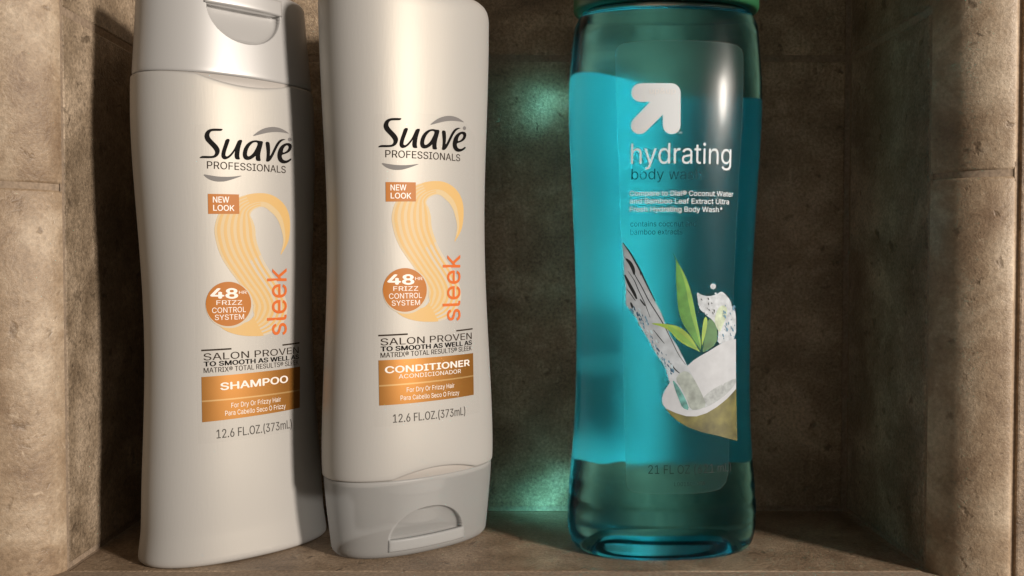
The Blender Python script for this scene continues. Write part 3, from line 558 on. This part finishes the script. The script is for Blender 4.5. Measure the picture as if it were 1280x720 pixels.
FONT = None
for base in (bpy.utils.resource_path('LOCAL'), bpy.utils.resource_path('SYSTEM')):
    fp = os.path.join(base or '', 'datafiles', 'fonts', 'Inter.woff2')
    if os.path.exists(fp):
        try: FONT = bpy.data.fonts.load(fp); break
        except Exception: FONT = None
TCACHE = {}
def text_mesh(string):
    key = string
    if key in TCACHE: return TCACHE[key]
    def mk(st):
        cu = bpy.data.curves.new('lettering', 'FONT')
        if FONT: cu.font = FONT
        cu.body = st; cu.size = 1.0
        ob = bpy.data.objects.new('lettering', cu); COL.objects.link(ob)
        dg = bpy.context.evaluated_depsgraph_get()
        cc = ob.evaluated_get(dg).to_curve(dg)
        loops = []
        for sp in cc.splines:
            P = sp.bezier_points; L = []
            for k in range(len(P)):
                a, b = P[k], P[(k + 1) % len(P)]
                straight = (a.handle_right - a.co).cross(b.co - a.co).length < 1e-6 and (b.handle_left - b.co).cross(b.co - a.co).length < 1e-6
                m = 1 if straight else 4
                for q in range(m):
                    t = q / m; u = 1 - t
                    c = a.co * u ** 3 + a.handle_right * (3 * u * u * t) + b.handle_left * (3 * u * t * t) + b.co * t ** 3
                    if not L or math.hypot(c.x - L[-1][0], c.y - L[-1][1]) > 1e-5: L.append((c.x, c.y))
            if len(L) > 2 and math.hypot(L[0][0] - L[-1][0], L[0][1] - L[-1][1]) < 1e-5: L.pop()
            if len(L) > 2: loops.append(L)
        ob.to_curve_clear() if hasattr(ob, 'to_curve_clear') else None
        bpy.data.objects.remove(ob); bpy.data.curves.remove(cu)
        # group the loops glyph by glyph (by overlapping x ranges), fill with the non-zero winding rule
        boxes = sorted(((min(p[0] for p in l), max(p[0] for p in l), l) for l in loops), key=lambda b: b[0])
        groups = []
        for b in boxes:
            if groups and b[0] < groups[-1][0]: groups[-1][1].append(b[2]); groups[-1][0] = max(groups[-1][0], b[1])
            else: groups.append([b[1], [b[2]]])
        V, F = [], []
        for _, ls in groups:
            P, E = [], []
            for l in ls:
                b = len(P); P += [Vector(p) for p in l]; E += [(b + k, b + (k + 1) % len(l)) for k in range(len(l))]
            ov, oe, of, *_r = delaunay_2d_cdt(P, E, [], 0, 1e-6)
            b = len(V); V += [(p.x, p.y) for p in ov]
            for f in of:
                cx = sum(ov[k].x for k in f) / len(f); cyy = sum(ov[k].y for k in f) / len(f); w = 0
                for l in ls:
                    for k in range(len(l)):
                        x1, y1 = l[k]; x2, y2 = l[(k + 1) % len(l)]
                        if (y1 > cyy) != (y2 > cyy) and cx < (x2 - x1) * (cyy - y1) / (y2 - y1) + x1: w += 1 if y2 > y1 else -1
                if w: F.append(tuple(b + k for k in f))
        return V, F
    V, F = mk(string)
    HV, _ = mk('H' if not (string.islower() and not any(c in string for c in 'bdfhklt')) else 'x')
    hh = max(p[1] for p in HV)
    xs = [p[0] for p in V]
    TCACHE[key] = (V, F, (min(xs), max(xs), hh))
    return TCACHE[key]

def stretch(p, q, t): return (p[0] + (q[0] - p[0]) * t, p[1] + (q[1] - p[1]) * t)

# ------------------------------------------------------------------ the two pearl hair-care bottles
def hair_bottle(shape, name, label, H, seam, inverted, product, mp, capmat, scoop_dims):
    root = shape.pose(name, label, 'bottle')
    fl = (lambda z: H - z) if inverted else (lambda z: z)
    seam_u = H - seam if inverted else seam         # seam height measured from the bottle's own base
    # body (built from its own base upwards)
    rows = [(0.0, 0.006), (0.0, 0.0020), (0.0003, 0.0011), (0.0009, 0.0004), (0.0018, 0.0001), (0.003, 0.0)] if not inverted else \
           [(0.0, 0.0075), (0.0, 0.0052), (0.0003, 0.0041), (0.0010, 0.0028), (0.0021, 0.0016), (0.0036, 0.0007), (0.0055, 0.0002), (0.0075, 0.0)]
    rows += [(z, 0.0) for z in np.linspace(0.010, seam_u - 0.0022, 84)]
    rows += [(seam_u - 0.0008, 0.00003), (seam_u - 0.0003, 0.00012), (seam_u, 0.0004), (seam_u - 0.0001, 0.0012), (seam_u - 0.0004, 0.0030)]
    sgn = -1 if inverted else 1
    def notch(x, y, z):
        w = np.clip((sgn * z - (sgn * fl(seam_u) - 0.018)) / 0.018, 0, 1); w = w * w * (3 - 2 * w)
        gx = np.clip(1 - ((x - 0.0005) / 0.0185) ** 2, 0, 1)
        return z - sgn * 0.0030 * w * gx * (y < 0)
    rr = [(fl(z), fl(z), ins) for z, ins in rows]
    V, F = ring_mesh(shape, rr, zmod=notch)
    if inverted: F = [f[::-1] for f in F]
    link('body', mesh_from(V, F), PEARL, root)
    # neck visible in the thumb notch between body and cap
    nr = [(fl(seam_u), fl(seam_u - 0.0085), 0.0045), (fl(seam_u), fl(seam_u - 0.007), 0.0012), (fl(seam_u), fl(seam_u + 0.002), 0.0011), (fl(seam_u), fl(seam_u + 0.003), 0.004)]
    V, F = ring_mesh(shape, nr)
    if inverted: F = [f[::-1] for f in F]
    link('neck', mesh_from(V, F), NECK, root)
    # cap with a thumb scoop under the flip lid
    z0 = seam_u + 0.0003
    xc, zt, zb, hw, deep = scoop_dims; zt, zb = H - zt, H - zb
    zs = [z0] + list(np.linspace(z0 + 0.002, zb - 0.001, 14)) + list(np.linspace(zb - 0.0005, zt, 100)) + [zt + 0.00012] + list(np.linspace(zt + 0.0006, H - 0.0032, 6))
    rows = [(z0, 0.0034), (z0, 0.0009), (z0 + 0.0002, 0.0006), (z0 + 0.0008, 0.00048)] + [(z, 0.00045) for z in zs[1:]]
    rows += [(H - 0.0020, 0.0005), (H - 0.0011, 0.0008), (H - 0.0004, 0.0014), (H, 0.0024), (H, 0.007)]
    def scoop(x, y, z, b, a):
        zu = H - z if inverted else z
        t = np.clip((zu - zb) / (zt - zb), 0, 1)
        wid = hw * np.sqrt(np.clip(1 - (1 - t) ** 2.0, 0, 1)) + 1e-6
        r = np.abs((x - xc) / wid)
        on = (zu > zb) & (zu <= zt) & (y < 0) & (r < 1)
        dep = deep * (0.32 + 0.68 * t) * np.sqrt(np.clip(1 - r ** 2, 0, 1)) ** 0.4 * np.clip(t * 9, 0, 1) ** .5
        return np.where(on, y + dep, y)
    V, F = ring_mesh(shape, [(fl(z), fl(z), ins) for z, ins in rows], nseg=760, ymod=scoop)
    if inverted: F = [f[::-1] for f in F]
    cap = link('cap', mesh_from(V, F), capmat, root)
    if inverted:      # the screw neck seen dimly through the frosted cap
        T = np.linspace(0, 2 * math.pi, 48, endpoint=False); sx, sy = shape.shear(0.015); Vn, Fn = [], []
        prof = [(0.0135, fl(seam_u) - .0006), (0.0135, 0.0215), (0.0128, 0.0205), (0.0118, 0.0200), (0.0118, 0.0100), (0.0105, 0.0088), (0.004, 0.0085)]
        for r, z in prof: Vn += [(r * math.cos(t) + sx, r * .95 * math.sin(t) + sy, z) for t in T]
        for i in range(len(prof) - 1):
            for j in range(48): Fn.append((i * 48 + (j + 1) % 48, i * 48 + j, (i + 1) * 48 + j, (i + 1) * 48 + (j + 1) % 48))
        Fn.append(tuple(range(48 * (len(prof) - 1), 48 * len(prof))))
        link('spout_neck', mesh_from(Vn, Fn), PEARL, cap)
    # flip lid: a raised strip above the scoop with seams on both sides
    lw = hw + 0.001; nx, nz = 56, 9
    Vv, Fv = [], []
    zz = list(np.linspace(zt - 0.0004, H - 0.0026, nz))
    for layer in (0.00028, -0.0012):
        for z in zz:
            for x in np.linspace(-lw, lw, nx):
                e = min(1, (lw - abs(x)) / 0.0010); ez = min(1, (z - zz[0]) / 0.0012 + .0, (zz[-1] - z) / 0.001 + 0.0)
                ed = layer if layer < 0 else layer * (e * (2 - e)) ** .5 * (0.35 + 0.65 * max(0, ez) ** .5) + 0.0001
                zq = fl(z)
                p = shape.point(x + xc, zq, ed - 0.0002)
                Vv.append(p)
    n1 = nx * nz
    for L in (0, 1):
        for i in range(nz - 1):
            for j in range(nx - 1):
                a = L * n1 + i * nx + j; f = (a, a + 1, a + nx + 1, a + nx)
                Fv.append(f if L == 0 else f[::-1])
    per = [j for j in range(nx)] + [i * nx + nx - 1 for i in range(1, nz)] + [(nz - 1) * nx + j for j in range(nx - 2, -1, -1)] + [i * nx for i in range(nz - 2, 0, -1)]
    for k in range(len(per)):
        a, b = per[k], per[(k + 1) % len(per)]
        Fv.append((b, a, a + n1, b + n1))
    me = mesh_from(Vv, Fv)
    bm = bmesh.new(); bm.from_mesh(me); bmesh.ops.recalc_face_normals(bm, faces=bm.faces[:]); bm.to_mesh(me); bm.free()
    link('lid', me, capmat, cap)
    # ---- front label and its printing
    L = DATA['logo']; T = DATA['texts']
    film = Art(shape, mp)
    film.poly([(-24.8, 49), (21.5, 50), (22.0, 110), (21.0, 157), (15.5, 161.5), (5, 163.2), (-6, 163.0), (-17, 161.8), (-22.8, 161.4), (-23.6, 158)], LABEL_FILM, 0.05, grid=1.2)
    label_ = film.build('label', root)
    A = Art(shape, mp)
    for k in ('S', 'u', 'v'): A.poly(L[k], INK, 0.2, smooth=1, grid=1.5)
    A.poly(L['a'], INK, 0.2, holes=[L['a_hole']], smooth=1, grid=1.5)
    A.poly(L['e'], INK, 0.2, holes=[L['e_hole']], smooth=1, grid=1.5)
    A.text(T['prof'], INK_BROWN, 0.2, bold=-0.006)
    A.poly(L['swoosh_top'], SILVER, 0.15, smooth=1, grid=1.5)
    A.poly(L['swoosh_low'], SILVER, 0.15, smooth=1, grid=1.5)
    A.poly(L['reg'], SILVER, 0.15, grid=1)
    A.build('brand_lettering', label_)
    A = Art(shape, mp)
    A.poly(DATA['box'], ORANGE, 0.22)
    A.text(T['new'], WHITE, 0.28, bold=0.014); A.text(T['look'], WHITE, 0.28, bold=0.014)
    A.build('corner_badge', label_)
    A = Art(shape, mp)
    SW = DATA['swirl']
    def resample(sw):
        out = []
        for i in range(len(sw) - 1):
            p = [sw[max(i - 1, 0)], sw[i], sw[i + 1], sw[min(i + 2, len(sw) - 1)]]
            for k in range(5):
                t = k / 5
                w = (-.5 * t + t * t - .5 * t ** 3, 1 - 2.5 * t * t + 1.5 * t ** 3, .5 * t + 2 * t * t - 1.5 * t ** 3, -.5 * t * t + .5 * t ** 3)
                out.append(tuple(tuple(sum(w[j] * p[j][e][c] for j in range(4)) for c in (0, 1)) for e in (0, 1)))
        out.append((tuple(sw[-1][0]), tuple(sw[-1][1])))
        return out
    R = resample(SW)
    A.ribbon(R, YEL2, 0.08, cross=10)
    n = len(R)
    A.ribbon(R[:int(n * .30)], YEL, 0.11, lat=(0.0, 0.62), cross=6)
    for k in range(6):
        c0 = 0.06 + k * 0.155
        A.ribbon(R[int(n * .24):int(n * .86)], YEL, 0.12, lat=(c0, c0 + 0.075), cross=2)
    A.ribbon(R[int(n * .84):], YEL, 0.11, lat=(0.0, 1.0), cross=6)
    A.ribbon(R[int(n * .55):int(n * .86)], YEL3, 0.10, lat=(0.55, 1.0), cross=5)
    A.build('hair_swirl', label_)
    A = Art(shape, mp)
    bc = np.mean(DATA['badge'], axis=0)
    A.poly([(bc[0] + (p[0] - bc[0]) * 1.05 + .35, bc[1] + (p[1] - bc[1]) * 1.05 - .35) for p in DATA['badge']], YEL3, 0.16)
    A.poly(DATA['badge'], ORANGE, 0.22)
    A.text(T['n48'], WHITE, 0.28, bold=0.028); A.text(T['hr'], WHITE, 0.28, bold=-0.006)
    for k in ('frizz', 'control', 'system'): A.text(T[k], WHITE, 0.28, bold=0.0)
    A.build('round_badge', label_)
    A = Art(shape, mp)
    q = DATA['sleek']; A.text(['sleek', q[0], q[1], q[2], q[3], q[4]], SLEEK, 0.26, bold=0.006, vert=True)
    A.build('range_name', label_)
    A = Art(shape, mp)
    A.text(T['salon'], INK_BROWN, 0.2, bold=-0.004); A.text(T['smooth'], INK, 0.2, bold=0.022); A.text(T['matrix'], INK_BROWN, 0.2, bold=-0.003)
    for rl in ('rule1', 'rule2'):
        p = DATA[rl]; a, b = p
        A.poly([(a[0], a[1] - .28), (b[0], b[1] - .28), (b[0], b[1] + .28), (a[0], a[1] + .28)], INK_BROWN, 0.2)
    A.build('claim_text', label_)
    ident = lambda p: p
    if product == 'SHAMPOO':
        Dd = DATA['sh']; B = Art(shape)
        B.poly(Dd['panel'], GOLD, 0.15); a, b = Dd['sepl']
        B.text(Dd['sham'], WHITE, 0.24, bold=0.022)
    else:
        Dd = dict(panel=DATA['panel'], sepl=DATA['sepl'], dry=T['dry'], para=T['para'], net=T['net']); B = Art(shape)
        B.poly(Dd['panel'], GOLD, 0.15); a, b = Dd['sepl']
        B.text(T['cond'], WHITE, 0.24, bold=0.022); B.text(T['acon'], WHITE, 0.24, bold=-0.004)
    B.poly([(a[0], a[1] - .28), (b[0], b[1] - .28), (b[0], b[1] + .28), (a[0], a[1] + .28)], GOLD_LINE, 0.20)
    B.text(Dd['dry'], WHITE, 0.24); B.text(Dd['para'], WHITE, 0.24)
    B.build('product_panel', label_)
    B = Art(shape); B.text(Dd['net'], INK_GREY, 0.2, bold=-0.006)
    B.build('volume_text', label_)
    return root

SH = Shape('sh', 0.991); CO = Shape('co', 0.988); BW = Shape('bw', 0.986)
hair_bottle(SH, 'shampoo_bottle', 'pearl white shampoo bottle standing upright with its flip cap at the top',
            0.2090, 0.1752, False, 'SHAMPOO', lambda p: (p[0] * 0.9568 + p[1] * -0.0026 + 3.648, p[0] * -0.0076 + p[1] * 1.0066 + -5.698), CAP_PEARL, (0.0008, 0.0080, 0.0212, 0.0140, 0.0050))
hair_bottle(CO, 'conditioner_bottle', 'pearl white conditioner bottle standing upside down on its grey frosted cap, in the middle',
            0.2113, 0.0292, True, 'CONDITIONER', lambda p: p, CAP_FROST, (-0.0030, 0.0066, 0.0178, 0.0152, 0.0048))

# ------------------------------------------------------------------ the clear bottle of blue-green body wash
def wash_bottle(shape):
    root = shape.pose('body_wash_bottle', 'clear bottle of blue-green body wash with a green cap and coconut label', 'bottle')
    top = 0.2003
    rows = [(0.0068, 0.0190), (0.0066, 0.0165), (0.0058, 0.0135), (0.0040, 0.0105), (0.0018, 0.0080), (0.0004, 0.0058), (0.0, 0.0040), (0.0, 0.0026), (0.0004, 0.0017), (0.0012, 0.0009), (0.0024, 0.0003), (0.0040, 0.0001), (0.0065, 0.0)]
    rows += [(z, 0.0) for z in np.linspace(0.0095, 0.196, 110)]
    rows += [(0.1975, 0.0002), (0.1995, 0.0009), (0.2015, 0.0020), (0.2030, 0.0036), (0.2042, 0.006), (0.2042, 0.012)]
    # a few moulded ripples low on the wall
    def ripple(z):
        return 0.00028 * math.exp(-((z - 0.0205) / 0.0016) ** 2) + 0.00022 * math.exp(-((z - 0.0125) / 0.0014) ** 2)
    V, F = ring_mesh(shape, [(z, z, ins + ripple(z)) for z, ins in rows], nseg=200)
    # hollow above the liquid: its walls face into the air
    th = 0.0012; zl = 0.1988
    hr = [(zl, 0.016), (zl, 0.0060), (zl + 0.0003, 0.0045), (zl + 0.001, 0.0036), (0.2012, 0.0040), (0.2020, 0.0060), (0.2020, 0.016)]
    V2, F2 = ring_mesh(shape, [(z, z, ins) for z, ins in hr], nseg=200)
    b = len(V)
    F = F + [tuple(b + i for i in f)[::-1] for f in F2]
    body = link('body', mesh_from(np.concatenate([V, V2]), F), WASH, root)
    # opaque back label, seen through the liquid
    Vb, Fb = [], []
    zs = np.linspace(0.0285, 0.1825, 44); tt = np.radians(np.linspace(3.0, 172.0, 96))
    for z in zs:
        a = float(shape.half(z)); b = a * shape.ratio; sx, sy = shape.shear(z)
        for t in tt:
            c, q = math.cos(t), math.sin(t)
            Vb.append((math.copysign(abs(c) ** (2 / shape.n), c) * (a - .0005) + sx, q ** (2 / shape.n) * (b - .0005) + sy,
                       z - 0.010 * ((z - zs[0]) / (zs[-1] - zs[0])) ** 6 * min(1, max(0, (c + 0.55) / 0.8)) ** 1.5 + 0.0006 * math.sin(c * 21) * ((zs[-1] - z) / (zs[-1] - zs[0])) ** 8))
    xs = tt
    for i in range(len(zs) - 1):
        for j in range(len(xs) - 1):
            a = i * len(xs) + j; Fb.append((a, a + 1, a + len(xs) + 1, a + len(xs)))
    bl = link('back_label', mesh_from(Vb, Fb), BACK_LABEL, root)
    # green cap with flip lid (mostly above the picture)
    rows = [(0.1996, 0.004), (0.1996, 0.0006), (0.2001, 0.0), (0.2010, -0.0003)] + [(z, -0.0003) for z in np.linspace(0.203, 0.226, 14)] + [(0.2285, 0.0003), (0.2300, 0.0016), (0.2306, 0.0035), (0.2306, 0.012)]
    V, F = ring_mesh(shape, [(0.2003, z + 0.003, ins - 0.0004) for z, ins in rows], nseg=160)
    cap = link('cap', mesh_from(V, F), GREEN, root)
    rows = [(0.2310, 0.010), (0.2310, 0.0012), (0.2316, 0.0004), (0.2345, 0.0002), (0.2362, 0.0010), (0.2368, 0.003), (0.2368, 0.012)]
    V, F = ring_mesh(shape, [(0.2003, z + 0.003, ins) for z, ins in rows], nseg=160)
    link('lid', mesh_from(V, F), GREEN, cap)
    # front label
    W = DATA['bw']
    A = Art(shape); A.poly(W['film'], WASH_FILM, 0.06, smooth=1, grid=1.2)
    pf = chaikin([tuple(p) for p in W['film']], 1)
    A.line(pf + [pf[0]], 0.16, FILM_EDGE, 0.10, taper=False)
    lab = A.build('label', root)
    A = Art(shape); A.poly(W['arrow'], W_WHITE, 0.15)
    A.text(W['upup'], W_FAINT, 0.2, bold=0.01); A.text(W['tm'], W_WHITE, 0.15)
    A.build('arrow_logo', lab)
    A = Art(shape)
    A.text(W['hyd'], W_WHITE, 0.15, bold=-0.008); A.text(W['body'], W_TEAL, 0.15, bold=-0.006)
    for k in ('l1', 'l2', 'l3'): A.text(W[k], W_WHITE, 0.15, bold=0.012)
    for k in ('s1', 's2'): A.text(W[k], W_TEAL, 0.15)
    A.build('product_text', lab)
    A = Art(shape); A.text(W['net'], W_DARK, 0.15); A.text(W['lot'], W_DARK, 0.15)
    A.build('volume_text', lab)
    I = W['ill']; A = Art(shape)
    A.poly(I['splash'], P_SPLASH, 0.12, smooth=1); A.poly(I['splash_green'], P_SPLASH_G, 0.14, smooth=1)
    A.poly(I['drop'], P_SPLASH, 0.14, grid=.8); A.poly(I['drop_small'], P_SPLASH, 0.14, grid=.8)
    A.poly(I['leaf_dark'], P_LEAF_D, 0.14, smooth=1); A.poly(I['leaf_small'], P_LIME, 0.16, smooth=1)
    A.poly(I['leaf_tall'], P_LEAF, 0.18, smooth=1); A.poly(I['leaf_tall_light'], P_LEAF_L, 0.20, smooth=1)
    A.poly(I['shell'], P_SHELL, 0.12); A.poly(I['flesh'], P_FLESH, 0.22); A.poly(I['hollow'], P_HOLLOW, 0.24, smooth=1)
    A.poly(I['stream'], P_STREAM, 0.26)
    A.poly(I['pour_tip'], P_POUR, 0.28, smooth=1); A.poly(I['pour_teal'], P_TEAL, 0.29, smooth=1)
    A.poly(I['leaf_left'], P_LIME, 0.31, smooth=1); A.poly(I['leaf_left_light'], P_LEAF_L, 0.33, smooth=1)
    for st in W['streaks']: A.line(st['p'], st['w'], P_BLACK, 0.30)
    rnd = random.Random(2)
    cols = [P_NAVY, P_BLUE, P_PALE, P_BLACK, P_BLUE]
    for (s0, z0, r, c) in W['flecks']:
        a0 = rnd.uniform(0, 6); el = rnd.uniform(.5, 1.0); tilt = rnd.uniform(-.9, -.3) + math.pi / 2
        pts = []
        for k in range(7):
            a = a0 + k * 2 * math.pi / 7; rr = 1.35 * r * rnd.uniform(.6, 1.15)
            u, v = rr * 1.25 * math.cos(a), rr * el * .6 * math.sin(a)
            pts.append((s0 + u * math.cos(tilt + 1) - v * math.sin(tilt + 1), z0 + u * math.sin(tilt + 1) + v * math.cos(tilt + 1)))
        A.poly(pts, cols[c], 0.32, grid=1)
    A.build('coconut_picture', lab)
    return root

wash_bottle(BW)
